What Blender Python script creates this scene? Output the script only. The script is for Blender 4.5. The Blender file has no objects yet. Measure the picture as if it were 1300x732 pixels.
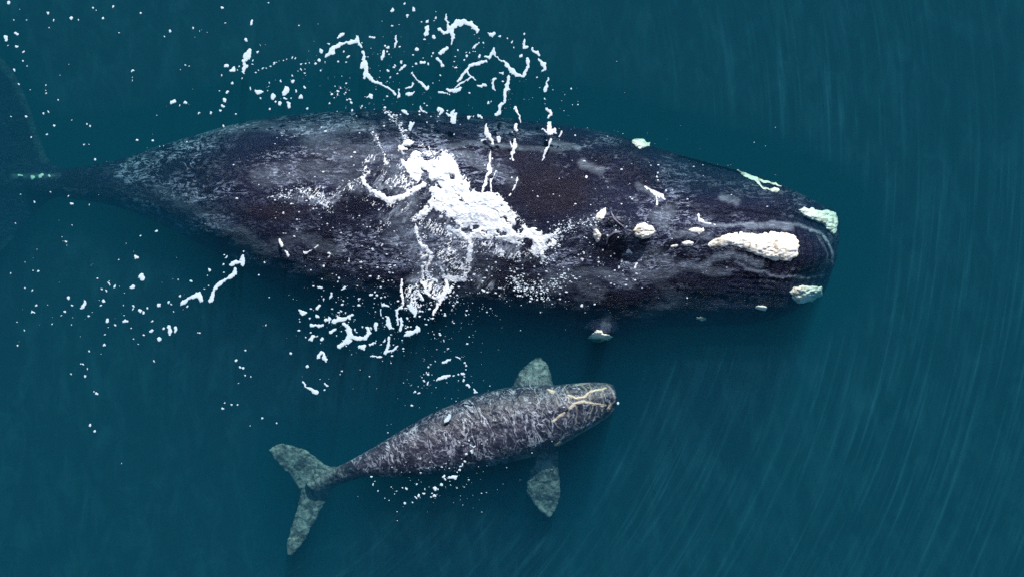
import bpy, bmesh, math, random
import numpy as np
from mathutils import Vector

# ------------------------------------------------------------------ camera, sky, sun, exposure
S = 0.015            # metres of sea surface per unit of the layout grid (1300 x 732 units)
H = 30.0             # height of the drone above the sea
scene = bpy.context.scene
COL = scene.collection
cam_d = bpy.data.cameras.new('camera')
cam_d.sensor_width = 36.0
cam_d.lens = 36.0 * H / (1300 * S)
cam_d.clip_end = 2000.0
cam = bpy.data.objects.new('camera', cam_d)
cam.location = (0, 0, H)
COL.objects.link(cam)
scene.camera = cam

SUN_EL, SUN_AZ = math.radians(37), math.radians(12)      # azimuth from +Y towards +X
world = bpy.data.worlds.new('World')
scene.world = world
world.use_nodes = True
wn, wl = world.node_tree.nodes, world.node_tree.links
wn.clear()
wo = wn.new('ShaderNodeOutputWorld')
wb = wn.new('ShaderNodeBackground')
sky = wn.new('ShaderNodeTexSky')
sky.sky_type = 'NISHITA'
sky.sun_disc = False
sky.sun_elevation = SUN_EL
sky.sun_rotation = SUN_AZ
wb.inputs['Strength'].default_value = 0.065
wl.new(sky.outputs[0], wb.inputs[0]); wl.new(wb.outputs[0], wo.inputs[0])

sun_d = bpy.data.lights.new('sun', 'SUN')
sun_d.energy = 5.0
sun_d.angle = math.radians(0.5)
sun_d.color = (1.0, 0.985, 0.96)
sun = bpy.data.objects.new('sun', sun_d)
d = Vector((math.sin(SUN_AZ) * math.cos(SUN_EL), math.cos(SUN_AZ) * math.cos(SUN_EL), math.sin(SUN_EL)))
sun.rotation_euler = d.to_track_quat('Z', 'Y').to_euler()
sun.location = (4, 14, 25)
COL.objects.link(sun)

vs = scene.view_settings
vs.view_transform = 'Standard'; vs.look = 'None'; vs.exposure = 0.18; vs.gamma = 1.0; vs.use_curve_mapping = False
try:
    scene.cycles.transparent_max_bounces = 12
    scene.cycles.volume_bounces = 0
    scene.cycles.use_denoising = False       # keep the fine natural grain and the smallest droplets
    scene.cycles.sample_clamp_indirect = 4.0
except Exception:
    pass

# ------------------------------------------------------------------ helpers
rng = np.random.default_rng(7)

def P(px, py, z=0.0):
    """layout grid unit -> metres, on the level z"""
    k = (H - z) / H
    return ((px - 650.0) * S * k, (366.0 - py) * S * k)

def tag(o, label=None, cat=None, group=None, kind=None):
    if label: o['label'] = label
    if cat: o['category'] = cat
    if group: o['group'] = group
    if kind: o['kind'] = kind
    return o

def link(name, me, mat=None, parent=None):
    o = bpy.data.objects.new(name, me)
    COL.objects.link(o)
    if mat: me.materials.append(mat)
    if parent is not None:
        o.parent = parent
    return o

def mesh_from(name, verts, faces, smooth=True):
    me = bpy.data.meshes.new(name)
    verts = np.asarray(verts, dtype=np.float32)
    if isinstance(faces, np.ndarray) and faces.ndim == 2:
        n, k = faces.shape
        me.vertices.add(len(verts)); me.vertices.foreach_set('co', verts.ravel())
        me.loops.add(n * k); me.loops.foreach_set('vertex_index', faces.astype(np.int32).ravel())
        me.polygons.add(n)
        me.polygons.foreach_set('loop_start', np.arange(0, n * k, k, dtype=np.int32))
        me.polygons.foreach_set('loop_total', np.full(n, k, dtype=np.int32))
        me.update(calc_edges=True); me.validate()
    else:
        me.from_pydata([tuple(map(float, v)) for v in verts], [], [tuple(int(i) for i in f) for f in faces])
        me.update()
    if smooth:
        me.polygons.foreach_set('use_smooth', np.ones(len(me.polygons), dtype=bool))
    return me

def _hash(ix, iy, seed):
    h = (ix.astype(np.int64) * 374761393 + iy.astype(np.int64) * 668265263 + seed * 974711) & 0xffffffff
    h = ((h ^ (h >> 13)) * 1274126177) & 0xffffffff
    h = h ^ (h >> 16)
    return (h & 0xffff) / 65535.0

def vnoise(x, y, seed=0):
    ix, iy = np.floor(x), np.floor(y)
    fx, fy = x - ix, y - iy
    fx = fx * fx * fx * (fx * (fx * 6 - 15) + 10); fy = fy * fy * fy * (fy * (fy * 6 - 15) + 10)
    a, b = _hash(ix, iy, seed), _hash(ix + 1, iy, seed)
    c, e = _hash(ix, iy + 1, seed), _hash(ix + 1, iy + 1, seed)
    return (a * (1 - fx) + b * fx) * (1 - fy) + (c * (1 - fx) + e * fx) * fy

def fbm(x, y, seed=0, octv=4):
    s, amp, tot = 0.0, 1.0, 0.0
    for k in range(octv):
        s = s + amp * vnoise(x * 2 ** k + 17.3 * k, y * 2 ** k - 9.1 * k, seed + k)
        tot += amp; amp *= 0.5
    return s / tot

def smoothstep(a, b, x):
    t = np.clip((x - a) / (b - a), 0, 1)
    return t * t * (3 - 2 * t)

def catmull(pts, n):
    pts = np.asarray(pts, float)
    m = len(pts)
    ext = np.vstack([2 * pts[0] - pts[1], pts, 2 * pts[-1] - pts[-2]])
    t = np.linspace(0, m - 1 - 1e-6, n)
    i = np.floor(t).astype(int); f = (t - i)[:, None]
    p0, p1, p2, p3 = ext[i], ext[i + 1], ext[i + 2], ext[i + 3]
    return 0.5 * (2 * p1 + (p2 - p0) * f + (2 * p0 - 5 * p1 + 4 * p2 - p3) * f ** 2 + (3 * p1 - p0 - 3 * p2 + p3) * f ** 3)

def loft(secs, n_along=160, n_round=40, power=1.0):
    """secs rows: (ax, ay, bx, by, ztop_or_mid, h_up, h_down); a,b = the two edges in layout units, z = level of the widest line"""
    r = catmull(secs, n_along)
    ang = np.linspace(0, 2 * np.pi, n_round, endpoint=False)
    ca, sa = np.cos(ang), np.sin(ang)
    ca = np.sign(ca) * np.abs(ca) ** power; sa = np.sign(sa) * np.abs(sa) ** power
    V = []
    for q in r:
        ax, ay = P(q[0], q[1], q[4]); bx, by = P(q[2], q[3], q[4])
        cx, cy, hx, hy = (ax + bx) / 2, (ay + by) / 2, (ax - bx) / 2, (ay - by) / 2
        z = q[4] + np.where(sa > 0, sa * max(q[5], .004), sa * max(q[6], .004))
        V.append(np.stack([cx + ca * hx, cy + ca * hy, z], 1))
    V = np.concatenate(V)
    F = []
    for i in range(len(r) - 1):
        for j in range(n_round):
            k = (j + 1) % n_round
            F.append((i * n_round + j, i * n_round + k, (i + 1) * n_round + k, (i + 1) * n_round + j))
    F.append(tuple(range(n_round - 1, -1, -1)))
    F.append(tuple(range((len(r) - 1) * n_round, len(r) * n_round)))
    return V, F

def fuse(parts, voxel, smooth_it=6):
    """join closed shapes into ONE continuous skin"""
    VV, FF, off = [], [], 0
    for V, F in parts:
        VV.append(V); FF += [tuple(i + off for i in f) for f in F]; off += len(V)
    me = mesh_from('tmp', np.concatenate(VV), FF)
    bm = bmesh.new(); bm.from_mesh(me); 
    bmesh.ops.recalc_face_normals(bm, faces=bm.faces)
    bm.to_mesh(me); bm.free()
    o = bpy.data.objects.new('tmp', me); COL.objects.link(o)
    m = o.modifiers.new('r', 'REMESH'); m.mode = 'VOXEL'; m.voxel_size = voxel; m.use_smooth_shade = True
    if smooth_it:
        s = o.modifiers.new('s', 'SMOOTH'); s.iterations = smooth_it; s.factor = 0.5
    dg = bpy.context.evaluated_depsgraph_get(); dg.update()
    out = bpy.data.meshes.new_from_object(o.evaluated_get(dg))
    bpy.data.objects.remove(o); bpy.data.meshes.remove(me)
    return out

def get_co(me):
    a = np.empty(len(me.vertices) * 3, np.float32); me.vertices.foreach_get('co', a); return a.reshape(-1, 3)
def get_no(me):
    a = np.empty(len(me.vertices) * 3, np.float32); me.vertices.foreach_get('normal', a); return a.reshape(-1, 3)

def set_attr(me, name, val):
    at = me.attributes.new(name, 'FLOAT', 'POINT'); at.data.foreach_set('value', np.asarray(val, np.float32))

def to_grid(co):
    """metres -> layout units, allowing for the level"""
    k = (H - co[:, 2]) / H
    return co[:, 0] / k / S + 650.0, 366.0 - co[:, 1] / k / S

def seg_dist(x, y, pts):
    """distance from every (x, y) to a polyline, and the nearest point's parameter"""
    best = np.full(x.shape, 1e9); par = np.zeros(x.shape)
    n = len(pts) - 1
    for i in range(n):
        ax, ay, bx, by = *pts[i][:2], *pts[i + 1][:2]
        dx, dy = bx - ax, by - ay
        t = np.clip(((x - ax) * dx + (y - ay) * dy) / (dx * dx + dy * dy + 1e-9), 0, 1)
        dd = np.hypot(x - ax - t * dx, y - ay - t * dy)
        m = dd < best
        best = np.where(m, dd, best); par = np.where(m, i + t, par)
    return best, par

def poly_sd(x, y, poly):
    """signed distance to a closed polygon, negative inside"""
    pts = list(poly) + [poly[0]]
    dd, _ = seg_dist(x, y, pts)
    ins = np.zeros(x.shape, bool)
    for i in range(len(poly)):
        x1, y1 = poly[i]; x2, y2 = pts[i + 1]
        if y1 == y2: continue
        c = ((y1 > y) != (y2 > y)) & (x < (x2 - x1) * (y - y1) / (y2 - y1) + x1)
        ins ^= c
    return np.where(ins, -dd, dd)

# ------------------------------------------------------------------ materials
class NT:
    def __init__(s, name):
        s.m = bpy.data.materials.new(name); s.m.use_nodes = True
        s.n, s.l = s.m.node_tree.nodes, s.m.node_tree.links
        s.n.clear(); s.out = s.n.new('ShaderNodeOutputMaterial')
    def node(s, t, ins={}, **kw):
        n = s.n.new(t)
        for k, v in kw.items(): setattr(n, k, v)
        for k, v in ins.items():
            if isinstance(v, bpy.types.NodeSocket): s.l.new(v, n.inputs[k])
            else: n.inputs[k].default_value = v
        return n
    def coord(s, scale=(1, 1, 1), rot=(0, 0, 0)):
        tc = s.node('ShaderNodeTexCoord')
        return s.node('ShaderNodeMapping', {'Vector': tc.outputs['Object'], 'Scale': scale, 'Rotation': rot}).outputs[0]
    def noise(s, vec, scale, detail=4, rough=.5, dist=0.0):
        return s.node('ShaderNodeTexNoise', {'Vector': vec, 'Scale': scale, 'Detail': detail, 'Roughness': rough, 'Distortion': dist}).outputs[0]
    def ramp(s, fac, a, b, lo=0.0, hi=1.0):
        return s.node('ShaderNodeMapRange', {'Value': fac, 'From Min': a, 'From Max': b, 'To Min': lo, 'To Max': hi}, interpolation_type='SMOOTHSTEP').outputs[0]
    def math(s, op, a, b=0.0):
        return s.node('ShaderNodeMath', {0: a, 1: b}, operation=op).outputs[0]
    def mix(s, f, a, b):
        n = s.node('ShaderNodeMix', data_type='RGBA')
        for k, v in ((0, f), (6, a), (7, b)):
            if isinstance(v, bpy.types.NodeSocket): s.l.new(v, n.inputs[k])
            else: n.inputs[k].default_value = v if k == 0 else (*v, 1.0) if len(v) == 3 else v
        return n.outputs[2]
    def attr(s, name):
        return s.node('ShaderNodeAttribute', attribute_name=name).outputs['Fac']
    def bump(s, h, strength, dist, normal=None):
        ins = {'Height': h, 'Strength': strength, 'Distance': dist}
        if normal is not None: ins['Normal'] = normal
        return s.node('ShaderNodeBump', ins).outputs[0]
    def principled(s, **k):
        p = s.node('ShaderNodeBsdfPrincipled')
        for key, v in k.items():
            key = key.replace('_', ' ')
            if isinstance(v, bpy.types.NodeSocket): s.l.new(v, p.inputs[key])
            else: p.inputs[key].default_value = (*v, 1.0) if isinstance(v, tuple) and len(v) == 3 else v
        s.l.new(p.outputs[0], s.out.inputs['Surface'])
        return p

def skin_adult():
    t = NT('adult_whale_skin')
    c = t.coord()
    cs = t.coord((0.45, 1.5, 1.0))
    fine = t.coord((.8, 2.0, 1.0))
    mask = t.attr('mottle')
    base = t.mix(t.ramp(t.noise(c, 0.8, 5, .6, .8), .38, .62), (.002, .004, .022), (.007, .011, .040))
    # smoky pale areas
    sm = t.math('MULTIPLY', t.ramp(t.noise(cs, 1.3, 7, .62, 1.2), .50, .68), mask)
    base = t.mix(t.math('MULTIPLY', sm, .26), base, (.07, .09, .19))
    # thin pale streaks along the body: wave-rippled sunlight painted into the skin colour
    n = t.noise(cs, 3.8, 4, .62, 1.6)
    rid = t.ramp(t.math('ABSOLUTE', t.math('SUBTRACT', n, .5)), 0, .040, 1, 0)
    where = t.math('MULTIPLY', t.ramp(t.noise(c, 1.0, 4, .6, .5), .42, .54), t.ramp(t.noise(c, 7.0, 6, .75), .40, .52))
    rid = t.math('MULTIPLY', t.math('MULTIPLY', rid, where), mask)
    base = t.mix(t.math('MULTIPLY', rid, .9), base, (.40, .46, .66))
    # broken pale flecks: specks of the same rippled sunlight, painted in
    f1 = t.noise(fine, 11.0, 6, .75, .5)
    fl = t.math('MULTIPLY', t.ramp(f1, .54, .585), t.math('MULTIPLY', t.ramp(t.noise(cs, 1.6, 5, .65), .45, .57), mask))
    base = t.mix(t.math('MULTIPLY', fl, .9), base, (.46, .53, .70))
    base = t.mix(t.math('MULTIPLY', t.attr('brown'), .8), base, (.017, .014, .032))
    pale = t.attr('pale')
    pn = t.ramp(t.noise(cs, 8.0, 7, .75, .6), .44, .62)
    pale = t.math('MULTIPLY', pale, t.math('ADD', t.math('MULTIPLY', pn, .62), .38))
    base = t.mix(pale, base, (.34, .42, .54))
    w = t.noise(t.coord((2.6, .35, 1)), 7.0, 4, .6, .8)
    b1 = t.bump(f1, .8, .07)
    b2 = t.bump(w, .6, .03, b1)
    b3 = t.bump(t.noise(c, 30, 4, .65), .9, .03, b2)
    t.principled(Base_Color=base, Roughness=.29, IOR=1.30, Normal=b3)
    return t.m

def skin_calf():
    t = NT('calf_skin')
    ang = math.radians(-22)
    c = t.coord()
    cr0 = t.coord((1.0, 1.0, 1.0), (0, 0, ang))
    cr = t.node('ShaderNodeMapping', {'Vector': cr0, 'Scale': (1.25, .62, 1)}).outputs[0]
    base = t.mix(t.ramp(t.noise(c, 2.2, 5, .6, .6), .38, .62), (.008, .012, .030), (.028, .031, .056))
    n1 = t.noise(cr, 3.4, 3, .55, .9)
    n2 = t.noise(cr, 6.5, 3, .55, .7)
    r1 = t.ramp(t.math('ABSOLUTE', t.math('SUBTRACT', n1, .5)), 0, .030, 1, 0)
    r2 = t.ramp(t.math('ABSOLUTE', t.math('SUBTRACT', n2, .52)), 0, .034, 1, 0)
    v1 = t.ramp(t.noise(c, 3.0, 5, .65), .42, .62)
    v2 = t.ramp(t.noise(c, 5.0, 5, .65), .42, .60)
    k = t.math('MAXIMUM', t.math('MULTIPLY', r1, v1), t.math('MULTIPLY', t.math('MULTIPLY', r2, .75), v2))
    base = t.mix(t.math('MULTIPLY', k, .85), base, (.50, .54, .64))  # pale net: sunlight focused by waves, painted into the skin colour
    spk = t.ramp(t.noise(c, 18, 5, .72), .57, .68)
    base = t.mix(t.math('MULTIPLY', spk, .5), base, (.24, .27, .36))
    thin = t.attr('thin')
    tn = t.ramp(t.noise(c, 5.5, 7, .72, .9), .40, .66)
    base = t.mix(t.math('MULTIPLY', thin, .8), base, t.mix(tn, (.035, .045, .055), (.26, .31, .30)))
    base = t.mix(t.attr('cal'), base, (.66, .60, .50))
    b1 = t.bump(n1, .5, .05)
    b2 = t.bump(t.noise(c, 22, 5, .7), .7, .02, b1)
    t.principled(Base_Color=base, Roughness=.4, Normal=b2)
    return t.m

def mat_callosity():
    t = NT('callosity_white')
    c = t.coord()
    n = t.noise(c, 5, 5, .65, .8)
    base = t.mix(t.ramp(n, .40, .47), (.50, .43, .34), (.90, .87, .79))
    b = t.bump(t.noise(c, 14, 4, .6, .4), .35, .02)
    t.principled(Base_Color=base, Roughness=.75, Normal=b)
    return t.m

def mat_simple(name, c1, c2, scale, rough, bump=0.3, bd=.02):
    t = NT(name); c = t.coord()
    n = t.noise(c, scale, 5, .6)
    t.principled(Base_Color=t.mix(t.ramp(n, .35, .65), c1, c2), Roughness=rough, Normal=t.bump(n, bump, bd))
    return t.m

def mat_foam(name, c1, c2, rough=.6, bscale=14, bs=.5, bd=.03):
    t = NT(name); c = t.coord()
    n = t.noise(c, bscale, 6, .7)
    p = t.principled(Base_Color=t.mix(t.ramp(n, .35, .6), c1, c2), Roughness=rough, Normal=t.bump(n, bs, bd))
    return t.m

# ------------------------------------------------------------------ the sea
def build_sea():
    t = NT('sea_water_volume')
    sc = t.node('ShaderNodeVolumeScatter', {'Color': (.05, .50, 1.0, 1), 'Density': .136, 'Anisotropy': 0.0})
    # absorption coefficient = density * (1 - colour)
    ab = t.node('ShaderNodeVolumeAbsorption', {'Color': (0.0, .64, .652, 1), 'Density': .5})
    add = t.node('ShaderNodeAddShader', {0: sc.outputs[0], 1: ab.outputs[0]})
    t.l.new(add.outputs[0], t.out.inputs['Volume'])
    R, D = 300.0, 40.0
    V = [(x, y, z) for z in (-D, 0) for x, y in ((-R, -R), (R, -R), (R, R), (-R, R))]
    F = [(3, 2, 1, 0), (4, 5, 6, 7), (0, 1, 5, 4), (1, 2, 6, 5), (2, 3, 7, 6), (3, 0, 4, 7)]
    me = mesh_from('sea_water', V, F, smooth=False)
    tag(link('sea_water', me, t.m), kind='structure')
    # the sea bed far below
    sb = mat_simple('seabed_sand', (.05, .06, .05), (.10, .11, .09), .05, .9)
    n = 60; g = np.linspace(-R * .99, R * .99, n); X, Y = np.meshgrid(g, g)
    Z = -38.5 + 1.2 * fbm(X / 40, Y / 40, 3)
    V = np.stack([X.ravel(), Y.ravel(), Z.ravel()], 1)
    i = np.arange(n * n).reshape(n, n)
    F = np.stack([i[:-1, :-1], i[:-1, 1:], i[1:, 1:], i[1:, :-1]], -1).reshape(-1, 4)
    tag(link('seabed', mesh_from('seabed', V, F), sb), kind='structure')
build_sea()
# ------------------------------------------------------------------ the adult whale
# station: x, upper edge y, lower edge y, level of the back (m)
ADULT = [(4, 228, 240, -1.85), (22, 225, 243, -1.65), (48, 221, 247, -1.35), (70, 217, 250, -1.25), (100, 212, 254, -1.1), (150, 203, 263, -.85), (200, 187, 283, -.6),
         (250, 172, 305, -.40), (300, 158, 334, -.12), (350, 149, 362, .04), (400, 144, 384, .14), (450, 141, 398, .20),
         (500, 140, 406, .24), (560, 143, 411, .26), (620, 148, 415, .26), (680, 155, 418, .26), (740, 163, 427, .30), (790, 174, 428, .30),
         (840, 190, 416, .16), (890, 204, 414, .12), (940, 217, 412, .10), (985, 232, 405, .04), (1020, 248, 394, -.20),
         (1044, 260, 382, -.48), (1058, 266, 374, -.70), (1063, 272, 362, -.9), (1066, 286, 340, -1.1)]

STRIPES = [  # pale arcs of the lips and other pale marks on the skin: polyline, half width, strength
    ([(892, 285), (928, 287), (955, 284), (985, 282), (1015, 285), (1040, 296), (1049, 309), (1051, 330)], 2.0, 1.0),
    ([(950, 288), (968, 286), (985, 287), (1002, 289)], 4.0, .9),
    ([(892, 339), (908, 326), (928, 322), (948, 329), (966, 336)], 4.6, .8),
    ([(934, 333), (965, 345), (989, 350), (1025, 352), (1046, 348)], 1.8, 1.0),
    ([(1036, 300), (1042, 320), (1040, 345)], 1.2, .4),
    ([(892, 340), (868, 336), (850, 345), (838, 352)], 6.0, .35),
    ([(880, 338), (905, 345), (925, 345)], 5.0, .5),
    ([(830, 275), (850, 268), (838, 285)], 9.0, .45),
    ([(800, 330), (825, 320), (850, 335), (835, 350), (810, 345)], 10.0, .35),
    ([(810, 235), (825, 243), (838, 252)], 4.0, .5),
    ([(740, 208), (752, 213), (762, 216)], 6.0, .6),
    ([(918, 250), (935, 256)], 5.0, .5),
    ([(700, 182), (720, 185), (735, 188)], 4.0, .45),
    ([(560, 187), (600, 182), (640, 186), (690, 190), (730, 187)], 3.0, .45),
    ([(600, 200), (630, 215), (650, 230)], 9.0, .28),
    ([(560, 200), (590, 198), (615, 210)], 8.0, .40),
    ([(850, 300), (870, 296), (900, 300)], 5.0, .35),
    ([(700, 365), (730, 350), (760, 370), (740, 380)], 12.0, .25),
    ([(640, 385), (690, 392), (700, 380)], 6.0, .15),
    ([(255, 165), (330, 160), (400, 165), (470, 160)], 8.0, .22),
    ([(330, 225), (400, 215), (450, 230)], 14.0, .30),
    ([(200, 240), (240, 262), (280, 285), (320, 300)], 7.0, .25),
    ([(300, 310), (340, 315), (380, 300), (430, 320)], 8.0, .28),
    ([(560, 290), (600, 330), (590, 350)], 30.0, .15),
    ([(772, 400), (766, 420)], 5.0, .2),
    ([(-2, 72), (20, 100), (38, 140), (50, 178), (58, 200)], 7.0, .22),
    ([(15, 224), (75, 223)], 3.0, .35), ([(4, 315), (14, 303)], 5.0, .25),  # includes glints along the tail stock, painted as pale skin
    ([(520, 300), (545, 340), (530, 390)], 16.0, .35), ([(500, 210), (520, 260), (500, 300)], 14.0, .35),
    ([(400, 180), (450, 200), (500, 190)], 16.0, .3), ([(820, 400), (860, 380), (840, 360)], 8.0, .2),
    ([(700, 350), (760, 345), (800, 360)], 7.0, .4), ([(700, 345), (690, 365)], 6.0, .3),
]

def lobe(a, b, z, th):
    """thin fin from two edges (leading, trailing) given root -> tip"""
    a, b = np.asarray(a, float), np.asarray(b, float)
    z = np.interp(np.linspace(0, 1, len(a)), np.linspace(0, 1, len(z)), z)
    th = np.interp(np.linspace(0, 1, len(a)), np.linspace(0, 1, len(th)), th)
    return loft(np.column_stack([a, b, z, th, th]), 60, 28)

def build_adult():
    secs = []
    for x, t, b, zt in ADULT:
        k = S * (H - zt) / H
        hw = (b - t) / 2 * k
        hu = hw * (.62 if x > 800 else .78 if x > 250 else .95)
        secs.append((x, t, x - (6 if 200 < x < 900 else 15 * min(1, max(0, (x - 980) / 50))), b, zt - hu, hu, hw * .95))
    parts = [loft(secs, 260, 72, .93)]
    # flukes: leading edge faces the head, trailing edge lies beyond the left of the view
    zf = [-1.75, -1.9, -1.9, -1.8]
    parts.append(lobe([(88, 216), (66, 206), (52, 178), (40, 140), (22, 98), (-2, 68), (-30, 48)],
                      [(-5, 236), (-22, 222), (-34, 190), (-44, 150), (-50, 105), (-50, 70), (-40, 45)], zf, [.25, .16, .09, .03]))
    parts.append(lobe([(88, 248), (64, 254), (46, 270), (24, 296), (2, 322), (-25, 352), (-50, 380)],
                      [(-5, 228), (-22, 244), (-38, 275), (-50, 305), (-60, 335), (-65, 365), (-60, 385)], zf, [.25, .16, .09, .03]))
    # flippers, deep below and folded back along the flanks
    parts.append(lobe([(800, 395), (792, 412), (775, 425), (740, 432), (715, 430)], [(720, 380), (712, 392), (702, 405), (700, 420), (708, 429)],
                      [-1.6, -2.0, -2.5, -2.9], [.25, .18, .1, .04]))
    parts.append(lobe([(800, 200), (795, 188), (780, 178), (745, 172), (720, 174)], [(720, 215), (712, 205), (704, 195), (702, 183), (712, 176)],
                      [-1.6, -2.0, -2.5, -2.9], [.25, .18, .1, .04]))
    me = fuse(parts, .032, 5)
    co, no = get_co(me), get_no(me)
    gx, gy = to_grid(co)
    up = smoothstep(.05, .5, no[:, 2])
    disp = np.zeros(len(co))
    # folds of the lips either side of the narrow upper jaw
    j1, _ = seg_dist(gx, gy, [(880, 272), (930, 276), (985, 274), (1020, 279), (1046, 294), (1056, 315)])
    j2, _ = seg_dist(gx, gy, [(890, 352), (950, 358), (1000, 362), (1040, 356), (1056, 330)])
    disp -= .05 * np.exp(-(j1 / 8) ** 2) + .03 * np.exp(-(j2 / 9) ** 2)
    # raised ridge of the upper jaw and the hump of the blowholes
    j3, _ = seg_dist(gx, gy, [(800, 292), (900, 304), (1000, 318), (1040, 322)])
    disp += .16 * np.exp(-(j3 / 24) ** 2)
    disp += .22 * np.exp(-(((gx - 775) / 34) ** 2 + ((gy - 290) / 26) ** 2))
    disp -= .12 * np.exp(-(((gx - 775) / 14) ** 2 + ((gy - 289) / 5) ** 2))
    # the shade hollow behind the blowholes and the neck
    disp -= .10 * np.exp(-(((gx - 800) / 22) ** 2 + ((gy - 330) / 18) ** 2))
    # look of water ripples over the head, put into the skin's shape
    d_s, _ = seg_dist(gx, gy, [(850, 262), (930, 262), (1000, 272), (1040, 290), (1054, 318), (1044, 345), (1000, 360), (930, 356)])
    disp += .008 * np.sin(d_s * 1.0 + 2 * fbm(gx / 25, gy / 25, 6)) * smoothstep(26, 10, d_s)
    arc = gx + 9 * ((gy - 318) / 60) ** 2 + 8 * (fbm(gx / 40, gy / 60, 7) - .5)
    disp += .017 * np.sin(arc * .80) * smoothstep(880, 940, gx) * smoothstep(.35, .6, fbm(gx / 22, gy / 50, 9))
    wr = np.sin(gx * .62 + 3 * fbm(gx / 30, gy / 30, 5)) * smoothstep(.45, .62, fbm(gx / 60, gy / 60, 8))
    disp += .010 * wr * smoothstep(780, 860, gx)
    disp += .035 * (fbm(gx / 40, gy / 14, 21) - .5) + .02 * (fbm(gx / 9, gy / 5, 31) - .5)
    co = co + no * (disp * up)[:, None]
    # the lips hang lower than the upper jaw; the brows over the eyes stand out
    co[:, 2] -= up * .08 * smoothstep(790, 880, gx) * smoothstep(1000, 962, gx) * (smoothstep(352, 385, gy) + 3.4 * smoothstep(266, 228, gy))
    co[:, 2] += (no[:, 2] > -.2) * (.55 * np.exp(-(((gx - 762) / 20) ** 2 + ((gy - 424) / 11) ** 2)) + .12 * np.exp(-(((gx - 814) / 16) ** 2 + ((gy - 184) / 9) ** 2)))
    me.vertices.foreach_set('co', co.astype(np.float32).ravel())
    pale = np.zeros(len(co))
    for pts, w, s in STRIPES:
        dd, _ = seg_dist(gx + 5 * (fbm(gx / 9, gy / 9, 41) - .5), gy + 5 * (fbm(gx / 9, gy / 9, 42) - .5), pts)
        pale = np.maximum(pale, s * (1 - smoothstep(w * .4, w * 1.4, dd)))
    set_attr(me, 'pale', pale * (no[:, 2] > -.1))
    G = lambda x, y, sx, sy: np.exp(-(((gx - x) / sx) ** 2 + ((gy - y) / sy) ** 2))
    mott = .16 + .95 * G(300, 190, 90, 34) + .9 * G(450, 205, 110, 40) + .7 * G(250, 262, 70, 28) + .8 * G(350, 315, 80, 26) + .9 * G(590, 210, 50, 34) \
        + .5 * G(180, 225, 60, 30) + .6 * G(560, 330, 120, 50) + .7 * G(740, 355, 60, 40) + .6 * G(840, 330, 50, 26) + .5 * G(850, 270, 60, 26) + .35 * G(760, 215, 50, 30)
    mott = .06 + mott * 1.35
    mott *= .16 + 1.0 * smoothstep(.40, .55, fbm(gx / 45, gy / 22, 55))
    brown = G(700, 245, 56, 34) + .8 * G(350, 268, 60, 16) + .6 * G(640, 190, 60, 20)
    brown = smoothstep(.2, .8, brown + .3 * (fbm(gx / 20, gy / 12, 57) - .5))
    mott *= 1 - .85 * brown
    set_attr(me, 'brown', brown)
    mott *= .35 + .65 * smoothstep(400, 325, gy + .12 * (500 - gx) * (gx < 500))
    mott *= .25 + .75 * smoothstep(55, 110, gx)
    set_attr(me, 'mottle', np.clip(mott, 0, 1))
    me.update()
    me.polygons.foreach_set('use_smooth', np.ones(len(me.polygons), bool))
    root = bpy.data.objects.new('right_whale', None); COL.objects.link(root)
    tag(root, 'huge dark adult whale with white head patches and foam across its back', 'whale')
    root.location = (P(650, 285)[0], P(650, 285)[1], -3.2)
    body = link('body', me, skin_adult(), root)
    place(body, root)
    return root, body

def place(o, root):
    """vertices were made in world metres: move them into the thing's own frame"""
    me = o.data
    co = get_co(me) - np.array(root.location, np.float32)
    me.vertices.foreach_set('co', co.ravel()); me.update()

def height_map(body_me, x0, x1, y0, y1, step, offs=(0, 0, 0)):
    """level of the highest skin over each cell"""
    co = get_co(body_me) + np.array(offs, np.float32)
    nx, ny = int((x1 - x0) / step) + 1, int((y1 - y0) / step) + 1
    g = np.full((ny, nx), -99.0)
    ix = ((co[:, 0] - x0) / step).astype(int); iy = ((co[:, 1] - y0) / step).astype(int)
    ok = (ix >= 0) & (ix < nx) & (iy >= 0) & (iy < ny)
    np.maximum.at(g, (iy[ok], ix[ok]), co[ok, 2])
    return g

adult, adult_body = build_adult()

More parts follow.
